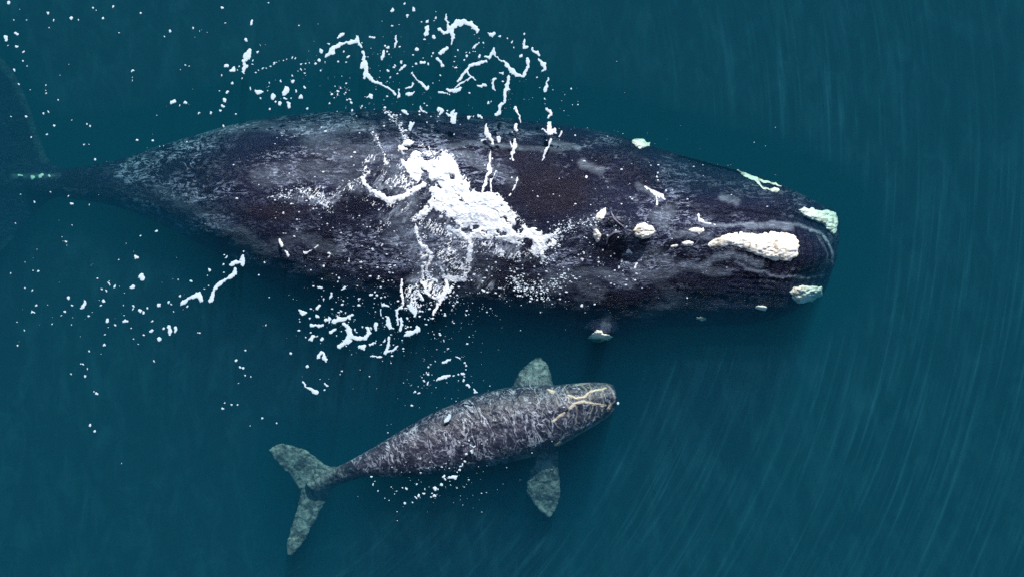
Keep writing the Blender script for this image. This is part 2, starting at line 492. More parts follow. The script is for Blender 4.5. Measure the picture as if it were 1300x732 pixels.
def build_calf():
    up = [(781, 506), (781, 494), (775, 487), (752, 485), (722, 487), (695, 489), (657, 490), (618, 497), (588, 507), (549, 524), (511, 545), (473, 568), (446, 583), (428, 592), (412, 599), (398, 606), (388, 612)]
    lo = [(782, 510), (781, 518), (775, 527), (758, 538), (738, 550), (710, 566), (680, 578), (641, 588), (603, 597), (565, 601), (527, 604), (493, 605), (466, 604), (448, 609), (432, 614), (416, 620), (402, 624)]
    zt = [-.42, -.30, -.22, -.15, -.10, -.06, -.03, 0.0, .02, .02, 0, -.08, -.18, -.32, -.45, -.55, -.6]
    secs = []
    for a, b, z in zip(up, lo, zt):
        hw = math.hypot(a[0] - b[0], a[1] - b[1]) / 2 * S
        hu = hw * .8
        secs.append((*a, *b, z - hu, hu, hw * .95))
    parts = [loft(secs, 160, 56, .95)]
    # flukes
    parts.append(lobe([(430, 592), (415, 590), (405, 583), (392, 573), (377, 566), (360, 563), (347, 566), (341, 571)],
                      [(392, 622), (383, 622), (376, 614), (368, 604), (360, 594), (353, 586), (346, 579), (342, 573)], [-.85, -.85, -.8, -.75], [.12, .07, .04, .015]))
    parts.append(lobe([(432, 610), (421, 621), (413, 637), (403, 655), (393, 675), (383, 691), (372, 702), (366, 705)],
                      [(388, 606), (383, 620), (380, 634), (376, 650), (370, 668), (366, 684), (363, 697), (364, 704)], [-.85, -.85, -.8, -.75], [.12, .07, .04, .015]))
    # flippers
    parts.append(lobe([(704, 500), (702, 487), (699, 473), (696, 463), (690, 455), (686, 453)],
                      [(648, 504), (652, 487), (658, 474), (667, 463), (676, 456), (682, 453)], [-.6, -.7, -.75, -.8], [.14, .09, .05, .02]))
    parts.append(lobe([(708, 560), (709, 580), (710, 600), (711, 622), (708, 640), (702, 652), (698, 656)],
                      [(682, 568), (678, 584), (671, 603), (668, 620), (674, 634), (684, 647), (694, 655)], [-.6, -.75, -.8, -.8], [.14, .09, .05, .02]))
    me = fuse(parts, .016, 4)
    co, no = get_co(me), get_no(me)
    gx, gy = to_grid(co)
    upw = smoothstep(.05, .5, no[:, 2])
    disp = .03 * (fbm(gx / 8, gy / 6, 61) - .5) + .015 * (fbm(gx / 3, gy / 3, 62) - .5)
    rim = lambda pts, w: np.exp(-(seg_dist(gx, gy, pts)[0] / w) ** 2)
    disp += .035 * np.exp(-((seg_dist(gx, gy, [(700, 520), (740, 508), (778, 504)])[0]) / 9) ** 2)
    co = co + no * (disp * upw)[:, None]
    me.vertices.foreach_set('co', co.astype(np.float32).ravel())
    edge_ = smoothstep(425, 400, gx) + (gy < 480) + (gy > 590) * (gx > 640)
    co[:, 0] += .035 * np.clip(edge_, 0, 1) * (fbm(gx / 7, gy / 7, 81) - .5) * 2; co[:, 1] += .035 * np.clip(edge_, 0, 1) * (fbm(gx / 7, gy / 7, 82) - .5) * 2
    me.vertices.foreach_set('co', co.astype(np.float32).ravel())
    thin = smoothstep(455, 395, gx) + smoothstep(494, 476, gy) * (gx > 640) + smoothstep(566, 592, gy) * (gx > 655) * (gx < 720)
    set_attr(me, 'thin', np.clip(thin, 0, 1))
    cal = np.zeros(len(co))
    ex, ey = gx + 3 * (fbm(gx / 4, gy / 4, 71) - .5), gy + 3 * (fbm(gx / 4, gy / 4, 72) - .5)
    for pts, w in CALF_CAL:
        dd, _ = seg_dist(ex, ey, pts)
        cal = np.maximum(cal, (1 - smoothstep(w * .5, w * 1.3, dd)))
    for pts, w in CALF_RINGS:
        dd, _ = seg_dist(ex, ey, pts)
        cal = np.maximum(cal, .35 * (1 - smoothstep(w * .3, w * 1.8, dd)))
    set_attr(me, 'cal', cal * (no[:, 2] > 0) * (.55 + .45 * smoothstep(.35, .5, fbm(gx / 3, gy / 3, 73))))
    me.update()
    me.polygons.foreach_set('use_smooth', np.ones(len(me.polygons), bool))
    root = bpy.data.objects.new('whale_calf', None); COL.objects.link(root)
    tag(root, 'small mottled grey whale calf swimming just under the surface below its mother', 'whale calf')
    root.location = (*P(600, 550), -1.2)
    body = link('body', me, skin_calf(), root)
    place(body, root)
    return root, body

CALF_CAL = [([(721, 502), (730, 505), (742, 504), (748, 498), (756, 495), (768, 493)], 1.4),
            ([(722, 518), (730, 512), (742, 509), (752, 512), (768, 514)], 1.5),
            ([(702, 534), (710, 528), (716, 524)], 1.5), ([(696, 495), (703, 497)], 1.6),
            ([(706, 564), (711, 561)], 1.8), ([(772, 518), (775, 513)], 2.0)]
CALF_RINGS = [([(763, 490), (766, 494), (762, 500), (766, 510), (764, 522)], .8), ([(770, 488), (778, 497), (779, 508), (774, 517)], 1.0),
              ([(748, 487), (751, 496), (748, 505), (752, 515), (748, 530)], .8), ([(736, 487), (744, 494), (748, 503)], .7),
              ([(730, 512), (732, 525), (730, 540)], .7), ([(716, 490), (722, 500), (721, 512), (722, 530)], .7),
              ([(776, 522), (766, 532), (752, 541), (738, 549), (722, 558), (710, 565)], 1.0), ([(740, 512), (742, 530), (738, 545)], .6),
              ([(727, 489), (735, 488), (748, 486)], .8), ([(700, 494), (706, 504), (710, 515)], .6), ([(758, 512), (756, 528), (750, 540)], .7),
              ([(377, 618), (381, 630), (377, 640)], 1.0), ([(365, 682), (374, 684), (381, 679)], 1.1), ([(362, 604), (366, 606)], 1.2)]
calf, calf_body = build_calf()
# ------------------------------------------------------------------ laying foam and hard patches over sea and skin
HM_X0, HM_X1, HM_Y0, HM_Y1, HM_S = -11.0, 11.0, -6.5, 6.5, .04
def fill_gaps(g):
    for _ in range(2):
        p = np.pad(g, 1, constant_values=-99)
        nb = np.max([p[1 + a:p.shape[0] - 1 + a, 1 + b:p.shape[1] - 1 + b] for a in (-1, 0, 1) for b in (-1, 0, 1)], 0)
        g = np.where(g < -50, nb, g)
    return g
HM_A = fill_gaps(height_map(adult_body.data, HM_X0, HM_X1, HM_Y0, HM_Y1, HM_S, tuple(adult.location)))
HM_C = fill_gaps(height_map(calf_body.data, HM_X0, HM_X1, HM_Y0, HM_Y1, HM_S, tuple(calf.location)))

def sample(hm, x, y):
    fx = np.clip((x - HM_X0) / HM_S - .5, 0, hm.shape[1] - 1.001); fy = np.clip((y - HM_Y0) / HM_S - .5, 0, hm.shape[0] - 1.001)
    ix, iy = fx.astype(int), fy.astype(int); tx, ty = fx - ix, fy - iy
    return (hm[iy, ix] * (1 - tx) * (1 - ty) + hm[iy, ix + 1] * tx * (1 - ty) + hm[iy + 1, ix] * (1 - tx) * ty + hm[iy + 1, ix + 1] * tx * ty)

def smooth_hm(hm):
    g = hm.copy()
    for _ in range(3):
        p = np.pad(g, 1, mode='edge')
        s = (p[:-2, 1:-1] + p[2:, 1:-1] + p[1:-1, :-2] + p[1:-1, 2:] + 2 * g) / 6
        g = np.where(hm > -50, np.maximum(s, -99), hm)
        g = np.where((g < hm - .3) | (hm < -50), hm, g)
    return g
HM_SEA = np.maximum(HM_A, 0.024)          # level of sea or back, whichever is higher
HM_ALL = np.maximum(HM_SEA, HM_C)
for _ in range(2):
    p_ = np.pad(HM_ALL, 1, mode='edge')
    HM_ALL = np.maximum(HM_ALL, (p_[:-2, 1:-1] + p_[2:, 1:-1] + p_[1:-1, :-2] + p_[1:-1, 2:]) / 4)

def lay(gx, gy, hm):
    z = np.zeros(gx.shape)
    for _ in range(4):
        x = (gx - 650) * S * (H - z) / H; y = (366 - gy) * S * (H - z) / H
        z = .5 * z + .5 * np.maximum(sample(hm, x, y), -3.5) if _ else np.maximum(sample(hm, x, y), -3.5)
    x = (gx - 650) * S * (H - z) / H; y = (366 - gy) * S * (H - z) / H
    return x, y, z

def relief(name, box, field, thick, mat, hm, step=.7, parent=None, sink=.012, rough=None, cap=3.0):
    """solid low relief wherever field(gx, gy) > 0; the field is in layout units (distance to the rim)"""
    x0, y0, x1, y1 = box
    xs = np.arange(x0, x1 + step, step); ys = np.arange(y0, y1 + step, step)
    X, Y = np.meshgrid(xs, ys)
    f = field(X, Y)
    cell = (f[:-1, :-1] > 0) | (f[:-1, 1:] > 0) | (f[1:, 1:] > 0) | (f[1:, :-1] > 0)
    gy_, gx_ = np.gradient(f, step)
    g2 = gx_ ** 2 + gy_ ** 2 + 1e-6
    mv = np.where(f < 0, np.clip(-f / g2, 0, 4), 0)
    dx, dy = gx_ * mv, gy_ * mv
    ln = np.hypot(dx, dy) + 1e-9; lim = np.minimum(1, step * 1.3 / ln)
    X2, Y2 = X + dx * lim, Y + dy * lim
    ny, nx = f.shape
    idx = np.arange(nx * ny).reshape(ny, nx)
    q = np.stack([idx[1:, :-1], idx[1:, 1:], idx[:-1, 1:], idx[:-1, :-1]], -1)[cell]
    used = np.unique(q)
    remap = np.full(nx * ny, -1); remap[used] = np.arange(len(used))
    q = remap[q]
    gx, gy, ff = X2.ravel()[used], Y2.ravel()[used], np.clip(f.ravel()[used], 0, None)
    x, y, z = lay(gx, gy, hm)
    t = thick * np.sqrt(np.clip(ff, 0, cap) / cap)
    if rough is not None: t = t * (1 + rough(gx, gy) * (ff > 0))
    z = z - sink + t
    me = mesh_from(name, np.stack([x, y, z], 1), q)
    o = link(name, me, mat, parent)
    if parent is not None: place(o, parent)
    return o

# ------------------------------------------------------------------ hard patches on the adult's head
M_CAL = mat_callosity()
def warp(X, Y, s, a, seed):
    return X + a * 2 * (fbm(X / s, Y / s, seed) - .5), Y + a * 2 * (fbm(X / s, Y / s, seed + 50) - .5)

def patch(pts, seed, thick=.05, label=None, parent=adult, hm=HM_A, name='callosity', mat=None, amp=2.0, cap=4.0, step=.7, sink=.012):
    xs, ys = [p[0] for p in pts], [p[1] for p in pts]
    def field(X, Y):
        wx, wy = warp(X, Y, 6.0, amp, seed)
        return -poly_sd(wx, wy, pts) + .9 * (fbm(X / 1.7, Y / 1.7, seed + 9) - .5)
    o = relief(name, (min(xs) - 5, min(ys) - 5, max(xs) + 5, max(ys) + 5), field, thick, mat or M_CAL, hm, step, parent, sink,
               rough=lambda a, b: 1.1 * (fbm(a / 5.0, b / 2.6, seed + 3, 4) - .45), cap=cap)
    if label: o['label'] = label
    return o

def oval(cx, cy, rx, ry, rot=0, n=14):
    c, s = math.cos(math.radians(rot)), math.sin(math.radians(rot))
    return [(cx + rx * math.cos(a) * c - ry * math.sin(a) * s, cy + rx * math.cos(a) * s + ry * math.sin(a) * c) for a in np.linspace(0, 2 * math.pi, n, endpoint=False)]

patch([(897, 310), (910, 302), (928, 296), (946, 295), (964, 297), (982, 294), (1000, 295), (1011, 301), (1016, 312), (1013, 324), (1004, 331), (986, 331),
       (971, 328), (959, 323), (946, 317), (928, 312), (910, 314), (901, 315)], 101, .045, 'long white bonnet patch on the upper jaw', amp=2.6, cap=7)
patch([(802, 292), (810, 285), (820, 283), (829, 288), (832, 294), (825, 302), (816, 304), (807, 299)], 111, .07, 'round white patch behind the upper jaw')
patch(oval(884, 292.6, 11, 4.2), 121, .05)
patch(oval(874, 309, 8, 4), 131, .04)
patch(oval(856, 312, 5, 2.2, -10), 141, .03)
patch([(755, 275), (764, 267), (770, 265), (770, 272), (764, 281), (758, 281)], 151, .06)
patch([(752, 292), (758, 290), (762, 297), (762, 306), (757, 308), (753, 300)], 161, .06)
patch([(1013, 267), (1021, 262), (1034, 266), (1048, 266), (1060, 268), (1064, 282), (1060, 298), (1056, 296), (1047, 286), (1036, 280), (1024, 276)], 171, .07,
      'white patch on the far tip of the lower lip', amp=2.8)
patch([(1003, 370), (1010, 364), (1019, 361), (1032, 363), (1044, 364), (1044, 374), (1034, 381), (1022, 384), (1012, 383), (1005, 377)], 181, .07,
      'white patch on the near tip of the lower lip', amp=2.8)
patch(oval(967, 391, 7, 3.2, 5), 191, .05)
patch(oval(890, 405, 6, 2.6, 10), 201, .05, amp=2.6)
patch([(744, 430), (753, 425), (757, 420), (764, 420), (772, 424), (778, 428), (770, 431), (760, 434), (750, 433)], 211, .06, 'greenish white patch above the near eye', amp=4)
patch([(803, 180), (808, 175), (816, 177), (825, 180), (824, 186), (813, 189), (806, 187)], 221, .06, 'greenish white patch above the far eye', amp=3)
patch(oval(983, 241.5, 6, 2.8, 10), 231, .04)
def stroke_patch(strokes, seed, thick, label=None, parent=adult, hm=HM_A, name='callosity', mat=None, amp=1.5, step=.6, sink=.01):
    xs = [p[0] for s in strokes for p in s]; ys = [p[1] for s in strokes for p in s]
    def field(X, Y):
        wx, wy = warp(X, Y, 5.0, amp, seed)
        f = np.full(X.shape, -9.0)
        for s in strokes:
            r = [p[2] for p in s]
            dd, par = seg_dist(wx, wy, s) if len(s) > 1 else (np.hypot(wx - s[0][0], wy - s[0][1]), np.zeros(X.shape))
            f = np.maximum(f, np.interp(par, np.arange(len(r)), r) - dd)
        return f + .7 * (fbm(X / 1.6, Y / 1.6, seed + 9) - .5)
    o = relief(name, (min(xs) - 8, min(ys) - 8, max(xs) + 8, max(ys) + 8), field, thick, mat or M_CAL, hm, step, parent, sink, cap=2.5)
    if label: o['label'] = label
    return o
stroke_patch([[(936, 216, 1), (946, 222, 2.2), (955, 226, 3), (966, 229, 1.8), (980, 232, 1.2), (992, 236, 1)], [(960, 229, 1.2), (968, 238, 1), (976, 241, 1)]], 241, .03,
             'curling pale green patch on the far lip')

for i_, sp_ in enumerate(([(24, 223, 1.8), (28, 223, 1.2)], [(41, 225, 2.8)], [(50, 224, 2.4), (54, 222, 1.8)], [(62, 223, 1.6)], [(36, 276, 1.2), (40, 271, 2.6), (45, 265, 1.4)])):
    stroke_patch([sp_], 261 + 7 * i_, .02, name='tail_glint', mat=M_CAL)  # glints on the tail, added as small pale pieces
M_NOSTRIL = mat_simple('nostril_ridge', (.10, .09, .14), (.22, .21, .30), 9, .35, .4)
M_SLIT = mat_simple('nostril_slit', (.006, .005, .008), (.012, .01, .014), 9, .3, .2)
for ridge, slit, sd in (([[(776, 269, .8), (779, 277, 1.4), (785, 283, 1.6), (792, 288, .8)]], [[(779, 271, .5), (784, 278, 1.2), (792, 284, .6)]], 301),
                        ([[(770, 309, 1.0), (772, 301, 1.5), (779, 296, 1.5), (789, 294, .8)]], [[(775, 305, .6), (781, 300, 1.2), (790, 297, .6)]], 311)):
    b = stroke_patch(ridge, sd, .05, name='blowhole', mat=M_NOSTRIL, amp=.6, step=.45)
    s_ = stroke_patch(slit, sd + 3, .012, name='slit', mat=M_SLIT, amp=.4, step=.45, sink=.004)
    # the slit belongs to its blowhole
    s_.parent = b

# the calf's patches
M_CALC = mat_simple('calf_callosity', (.46, .36, .25), (.72, .60, .42), 16, .7, .6, .02)
for i, (pts, w) in enumerate(CALF_CAL):
    o = stroke_patch([[(p[0], p[1], w * .62) for p in pts]], 401 + 7 * i, .012, parent=calf, hm=HM_C, mat=M_CALC, amp=1.6, step=.45, sink=.006)

# ------------------------------------------------------------------ foam
def Z(o, s, strokes):
    out = []
    for st in strokes:
        if not isinstance(st, list): st = [st]
        out.append([(o[0] + p[0] / s, o[1] + p[1] / s, p[2] / s) for p in st])
    return out
Z1, Z2, Z3, Z4, Z5, Z7, Z8 = ((0, 0), 3.05), ((380, 0), 3.326), ((0, 200), 3.05), ((330, 130), 3.326), ((330, 300), 3.326), ((700, 240), 3.326), ((320, 440), 2.615)

NORTH = Z(*Z2, [
    [(620, 65, 3), (628, 110, 8), (640, 125, 14), (665, 95, 14), (700, 95, 13), (730, 105, 12), (752, 130, 8)], [(640, 125, 12), (650, 150, 8), (642, 190, 3)], [(635, 130, 10), (610, 140, 8), (590, 125, 6)],
    [(108, 240, 4), (135, 225, 17), (150, 200, 8), (175, 185, 7), (215, 180, 8), (245, 175, 10), (245, 155, 5)], [(245, 175, 8), (262, 200, 4)], [(160, 165, 4), (182, 145, 8)],
    [(270, 220, 6), (275, 260, 9), (262, 290, 7)], [(275, 260, 9), (285, 300, 10), (275, 330, 6)], [(280, 310, 8), (310, 340, 9), (345, 355, 6)], [(345, 355, 4), (385, 380, 5), (405, 400, 4)], [(420, 380, 3), (418, 415, 6)],
    [(540, 115, 6), (535, 145, 9)], (570, 155, 8), [(800, 148, 7), (825, 140, 6), (812, 152, 4)], (847, 155, 6), (880, 160, 4), (900, 175, 5), (905, 200, 4),
    (456, 68, 8), [(392, 36, 5), (392, 48, 7)], [(482, 32, 4), (488, 44, 5)], (446, 18, 4), (515, 95, 3), (540, 93, 5), (578, 75, 4), (572, 88, 3), (580, 50, 3),
    (498, 210, 9), [(595, 225, 9), (622, 205, 8)], [(585, 252, 6), (605, 280, 7)], (560, 240, 4), (566, 228, 3), (375, 200, 6), [(358, 220, 5), (352, 235, 8), (348, 255, 4)],
    [(407, 155, 4), (410, 175, 5), (403, 200, 3)], (350, 158, 3), [(297, 155, 4), (318, 160, 4)], (390, 110, 3), (348, 90, 2),
    (948, 145, 4), [(950, 170, 3), (950, 200, 8), (965, 200, 5)], (982, 205, 5), [(990, 215, 6), (1000, 222, 12), (1010, 235, 5)], (935, 235, 8), [(1012, 250, 3), (1028, 270, 12), (1040, 295, 7), (1025, 300, 3)],
    [(1050, 330, 3), (1042, 370, 7), (1037, 390, 4)], (1036, 420, 4), (1036, 440, 3), (1072, 380, 2), (1005, 325, 3),
    [(962, 250, 8), (965, 265, 10), (958, 300, 4), (945, 325, 7), (920, 320, 8), (900, 300, 14), (885, 285, 10), (872, 270, 5)], [(860, 310, 6), (845, 312, 4)],
    [(885, 320, 6), (878, 350, 9), (870, 380, 8), (888, 380, 5)], [(870, 380, 7), (868, 425, 6), (850, 450, 9), (842, 475, 8), (828, 485, 7)], [(825, 330, 4), (815, 350, 6), (820, 375, 5), (828, 385, 3)], (800, 436, 7), (812, 432, 3),
    [(820, 205, 5), (825, 230, 4), (845, 250, 3), (868, 268, 4)], [(820, 215, 7), (800, 245, 8), (785, 240, 4)], (760, 240, 6), [(720, 280, 8), (750, 270, 9), (785, 260, 6)], [(712, 290, 5), (695, 310, 5), (670, 345, 5)],
    [(705, 300, 4), (725, 325, 3), (745, 340, 3)], [(725, 325, 3), (700, 345, 4), (655, 372, 4)], [(640, 385, 6), (660, 385, 12), (675, 378, 8)], [(625, 380, 4), (640, 382, 5)], [(625, 395, 5), (588, 388, 4)], [(752, 362, 6), (785, 362, 6)],
    [(478, 310, 4), (490, 330, 4), (510, 350, 5), (535, 378, 8), (543, 365, 4)], [(478, 355, 4), (470, 370, 4), (450, 377, 4)], [(450, 400, 5), (470, 400, 7), (482, 390, 5)], [(425, 295, 6), (445, 278, 6)], (432, 265, 6), (400, 282, 7), (372, 300, 6),
    (490, 268, 5), [(515, 263, 6), (528, 266, 4)], (545, 273, 5), (300, 408, 10), (165, 385, 5), (128, 440, 5), (220, 432, 5), (222, 467, 5), (35, 460, 4), (5, 408, 7), (20, 370, 4), (385, 328, 3), (597, 318, 5), (590, 340, 3), (560, 350, 3),
    [(432, 470, 5), (448, 475, 7), (458, 482, 6)], [(510, 455, 4), (520, 470, 4), (535, 478, 3)], [(585, 462, 7), (605, 468, 7), (595, 480, 4)], [(655, 465, 4), (640, 490, 9), (650, 515, 12), (660, 480, 4)], [(622, 480, 5), (640, 490, 7)], (715, 497, 9), (735, 495, 4),
    [(755, 490, 4), (770, 496, 6)], [(470, 520, 6), (467, 545, 6), (482, 515, 3)], (540, 520, 3), (680, 525, 2), (555, 495, 3),
    [(730, 205, 3), (745, 188, 5)], (757, 182, 3), (778, 180, 3), (710, 240, 6), (705, 222, 4), (697, 256, 3), (668, 210, 4), (720, 225, 2),
    (88, 215, 10), (85, 255, 7), (68, 270, 4), (40, 266, 3), (25, 268, 3), (8, 271, 4), (205, 240, 7), (190, 218, 4), (165, 262, 5), (198, 263, 4), (110, 260, 3), (125, 187, 4),
    (1150, 375, 2), (1120, 402, 2), (1178, 430, 3), (1120, 470, 3), (180, 322, 3), (195, 350, 3), (150, 362, 3), (175, 372, 3), (140, 398, 3), (188, 398, 3)]) + Z(*Z1, [
    [(965, 195, 8), (957, 215, 13), (945, 238, 9)], [(950, 258, 9), (940, 278, 5)], (952, 155, 8), [(976, 84, 5), (973, 98, 4)], (877, 255, 8), [(890, 275, 7), (902, 270, 9), (908, 262, 4)], (855, 292, 4), (898, 323, 6), (882, 357, 6),
    (868, 388, 8), (862, 411, 7), (854, 430, 5), (865, 487, 4), [(990, 352, 8), (1002, 360, 10), (1015, 360, 5)], (1012, 380, 4), (1058, 376, 10), [(1108, 345, 12), (1103, 365, 10)], (1083, 403, 6), [(1118, 400, 5), (1120, 412, 7)],
    (1135, 315, 6), (1130, 297, 4), (1163, 376, 6), (1145, 352, 5), (1180, 340, 4), (1045, 424, 4), (1090, 315, 3), (1178, 285, 4), (1165, 268, 4), (1152, 275, 4), (990, 282, 3), (1000, 272, 2), (1016, 267, 4), (1031, 265, 4),
    (1048, 258, 4), (1060, 243, 5), (1070, 240, 3), (1082, 234, 3), (1097, 234, 4), (1112, 230, 4), (1132, 222, 3), (1145, 226, 3), (1128, 383, 4), (1105, 384, 4), (1068, 395, 4), (1042, 322, 3), (1043, 334, 3), (1040, 350, 3),
    (978, 250, 4), (995, 203, 4), (978, 235, 2), (1005, 175, 2), (1027, 172, 2), (938, 302, 3), (928, 260, 4), (918, 272, 3), (969, 345, 3), (980, 350, 2),
    [(665, 398, 6), (676, 390, 8)], (716, 398, 7), (693, 410, 4), (730, 405, 3), (771, 437, 3), (817, 437, 4), (643, 413, 3), (655, 120, 5), (635, 140, 2), (873, 93, 4), (858, 30, 5), (275, 72, 6), (305, 78, 3), (207, 80, 5),
    (185, 51, 5), (191, 107, 2), (438, 26, 5), (399, 69, 4), (373, 40, 3), (358, 33, 3), (747, 110, 3), (775, 118, 3), (783, 115, 2), (803, 124, 3), (717, 252, 3), (700, 270, 2), (735, 260, 2), (605, 447, 2), (1040, 10, 3),
    (544, 50, 3), (460, 126, 3), (430, 172, 2), (513, 276, 5), (513, 302, 3), (513, 316, 3), (632, 563, 3), (617, 566, 2)])
WEST = Z(*Z1, [
    (32, 9, 7), (55, 78, 3), (101, 79, 3), (75, 37, 2), (62, 132, 8), [(20, 142, 5), (23, 155, 5)], (64, 180, 5), (88, 199, 4), (91, 237, 4), (107, 257, 3), (53, 272, 4), (73, 327, 5), (30, 175, 3), (166, 443, 5), (186, 435, 3), (212, 486, 5),
    (177, 333, 3), (178, 349, 2), (178, 362, 3), (226, 388, 3), (351, 487, 4), (337, 479, 3), (280, 468, 3), (263, 426, 2), (267, 250, 2), (326, 561, 4), (348, 561, 3), (365, 619, 4), (180, 524, 3), (120, 533, 4), (40, 452, 3), (102, 451, 3)]) + Z(*Z3, [
    (278, 180, 5), (193, 134, 4), (343, 184, 3), (133, 173, 3), (264, 148, 3), (77, 140, 3), (58, 255, 4), (242, 308, 4), (254, 323, 5), (244, 320, 3), (126, 436, 4), (146, 442, 4), (126, 510, 3), (42, 449, 3), (91, 667, 3), (198, 643, 3), (276, 648, 2),
    (280, 262, 2), (549, 463, 14), (528, 385, 7), (421, 487, 7), (512, 500, 7), (445, 498, 5), (395, 507, 4), (407, 517, 4), (262, 543, 7), (277, 573, 6), [(330, 558, 5), (318, 577, 7)], (399, 555, 6), (253, 598, 6), (140, 573, 5), (127, 596, 6),
    (344, 613, 5), (414, 632, 7), (445, 646, 5), [(478, 635, 5), (493, 635, 5)], (514, 577, 5), (513, 587, 3), (540, 594, 7), (556, 601, 5), (571, 584, 4), (616, 571, 6), (655, 558, 5), (674, 597, 4), (585, 670, 6), [(655, 655, 9), (655, 678, 7)],
    [(675, 670, 5), (681, 658, 5)], (613, 702, 9), (636, 662, 4), (738, 477, 5), (403, 724, 5), (536, 720, 3), (546, 303, 5), (606, 287, 4), (480, 525, 2), (390, 572, 3), (420, 655, 3), (405, 683, 3), (506, 658, 3), (310, 692, 2), (68, 725, 3), (590, 634, 3), (655, 690, 4),
    (185, 572, 2), (238, 612, 2), (280, 619, 2), (477, 570, 2), (665, 568, 3), (690, 474, 2), (357, 600, 2)]) + Z((0, 440), 2.5075, [
    (223, 88, 3), (269, 94, 4), (257, 53, 3), (265, 55, 3), (278, 69, 2), (308, 148, 4), (301, 142, 2), (300, 267, 5), (285, 251, 3), (386, 369, 3), (489, 43, 3), (284, 12, 3), (320, 23, 2),
    (751, 45, 4), (774, 70, 5), (763, 66, 3), (779, 94, 3), (801, 95, 3), (782, 12, 3), (757, 116, 2), (713, 177, 3), (709, 194, 3), (736, 184, 3), (757, 184, 3), (834, 226, 3), (881, 243, 3), (795, 252, 2), (978, 62, 5), (925, 20, 4)])
TRAIL = Z(*Z3, [
    [(895, 413, 8), (915, 403, 7), (938, 410, 9), (943, 378, 6)], [(910, 430, 8), (903, 452, 10), (875, 470, 6), (845, 490, 8), (825, 515, 6), (825, 535, 6), (815, 553, 9)],
    [(708, 560, 9), (740, 540, 6), (768, 530, 13), (780, 553, 9)], (725, 576, 5), (697, 536, 4), (809, 435, 6), (800, 460, 3), (809, 496, 4), (876, 385, 5), (943, 362, 4), (865, 413, 3), (793, 507, 3)])
SOUTH = Z(*Z5, [
    [(335, 465, 10), (365, 440, 14), (385, 420, 14), (370, 385, 12), (350, 370, 8)], [(385, 420, 12), (410, 430, 9), (440, 430, 9), (460, 405, 9), (455, 385, 6)], [(310, 358, 8), (330, 350, 12), (355, 347, 8), (390, 330, 4)],
    [(295, 405, 5), (320, 392, 5)], [(422, 465, 7), (440, 467, 10)], [(540, 345, 7), (540, 370, 12), (550, 385, 8)], [(595, 345, 5), (600, 370, 7), (590, 395, 7)], [(545, 295, 4), (530, 290, 6), (515, 290, 4)], [(510, 310, 4), (513, 330, 4)],
    [(605, 290, 6), (580, 310, 6), (580, 370, 4)], [(630, 295, 9), (650, 310, 14), (655, 330, 8)], [(640, 260, 4), (638, 290, 6)], [(610, 415, 6), (640, 405, 12), (670, 395, 9), (665, 380, 5)], [(490, 370, 6), (490, 395, 6)],
    [(545, 425, 5), (540, 460, 6), (530, 490, 8), (555, 483, 5), (580, 465, 4)], [(470, 505, 4), (490, 505, 4), (515, 510, 4)], [(465, 455, 5), (482, 452, 4)], (525, 440, 6), (218, 432, 8), (263, 435, 7), (243, 335, 7), [(218, 377, 6), (262, 375, 5)],
    (290, 347, 7), (278, 352, 6), [(168, 310, 5), (187, 325, 8)], (165, 348, 3), [(242, 302, 6), (250, 293, 5)], (265, 268, 6), [(298, 260, 5), (302, 238, 3)], [(243, 215, 4), (258, 216, 4)], (335, 175, 5), [(352, 222, 5), (358, 214, 4)], (332, 190, 3),
    (470, 248, 7), (495, 250, 6), (510, 258, 5), (418, 293, 6), (480, 285, 4), (345, 290, 5), (305, 305, 5), (340, 312, 5), (420, 265, 4), [(245, 510, 8), (258, 490, 6)], [(262, 490, 5), (275, 520, 9)], (201, 548, 6),
    [(183, 617, 5), (195, 635, 5), (215, 645, 6), (238, 657, 10)], [(275, 622, 7), (283, 630, 5)], (275, 648, 4), (129, 491, 4), (345, 567, 4), (338, 580, 3), (25, 374, 3), (240, 418, 4), (325, 418, 4), (360, 325, 4), (375, 345, 4),
    (470, 390, 4), (490, 440, 4), (510, 455, 4), (565, 455, 3), (620, 345, 5), (697, 350, 4), (700, 372, 4), (712, 355, 4), (560, 385, 5), (385, 500, 3), (195, 425, 3), (215, 405, 4), (738, 430, 3), (775, 440, 3),
    [(450, 420, 6), (455, 400, 5)], (430, 385, 4), (400, 395, 5), (410, 405, 5), (478, 300, 3), (520, 345, 4)]) + Z(*Z3, [
    [(1160, 590, 5), (1172, 603, 7), (1185, 600, 5)], [(1228, 585, 5), (1237, 572, 5)], [(1205, 648, 5), (1250, 648, 5)], [(1203, 703, 8), (1215, 690, 5)], (1260, 628, 7), (1248, 706, 6), (1237, 502, 5), (1250, 548, 5), (1230, 615, 6), (1195, 625, 4)])
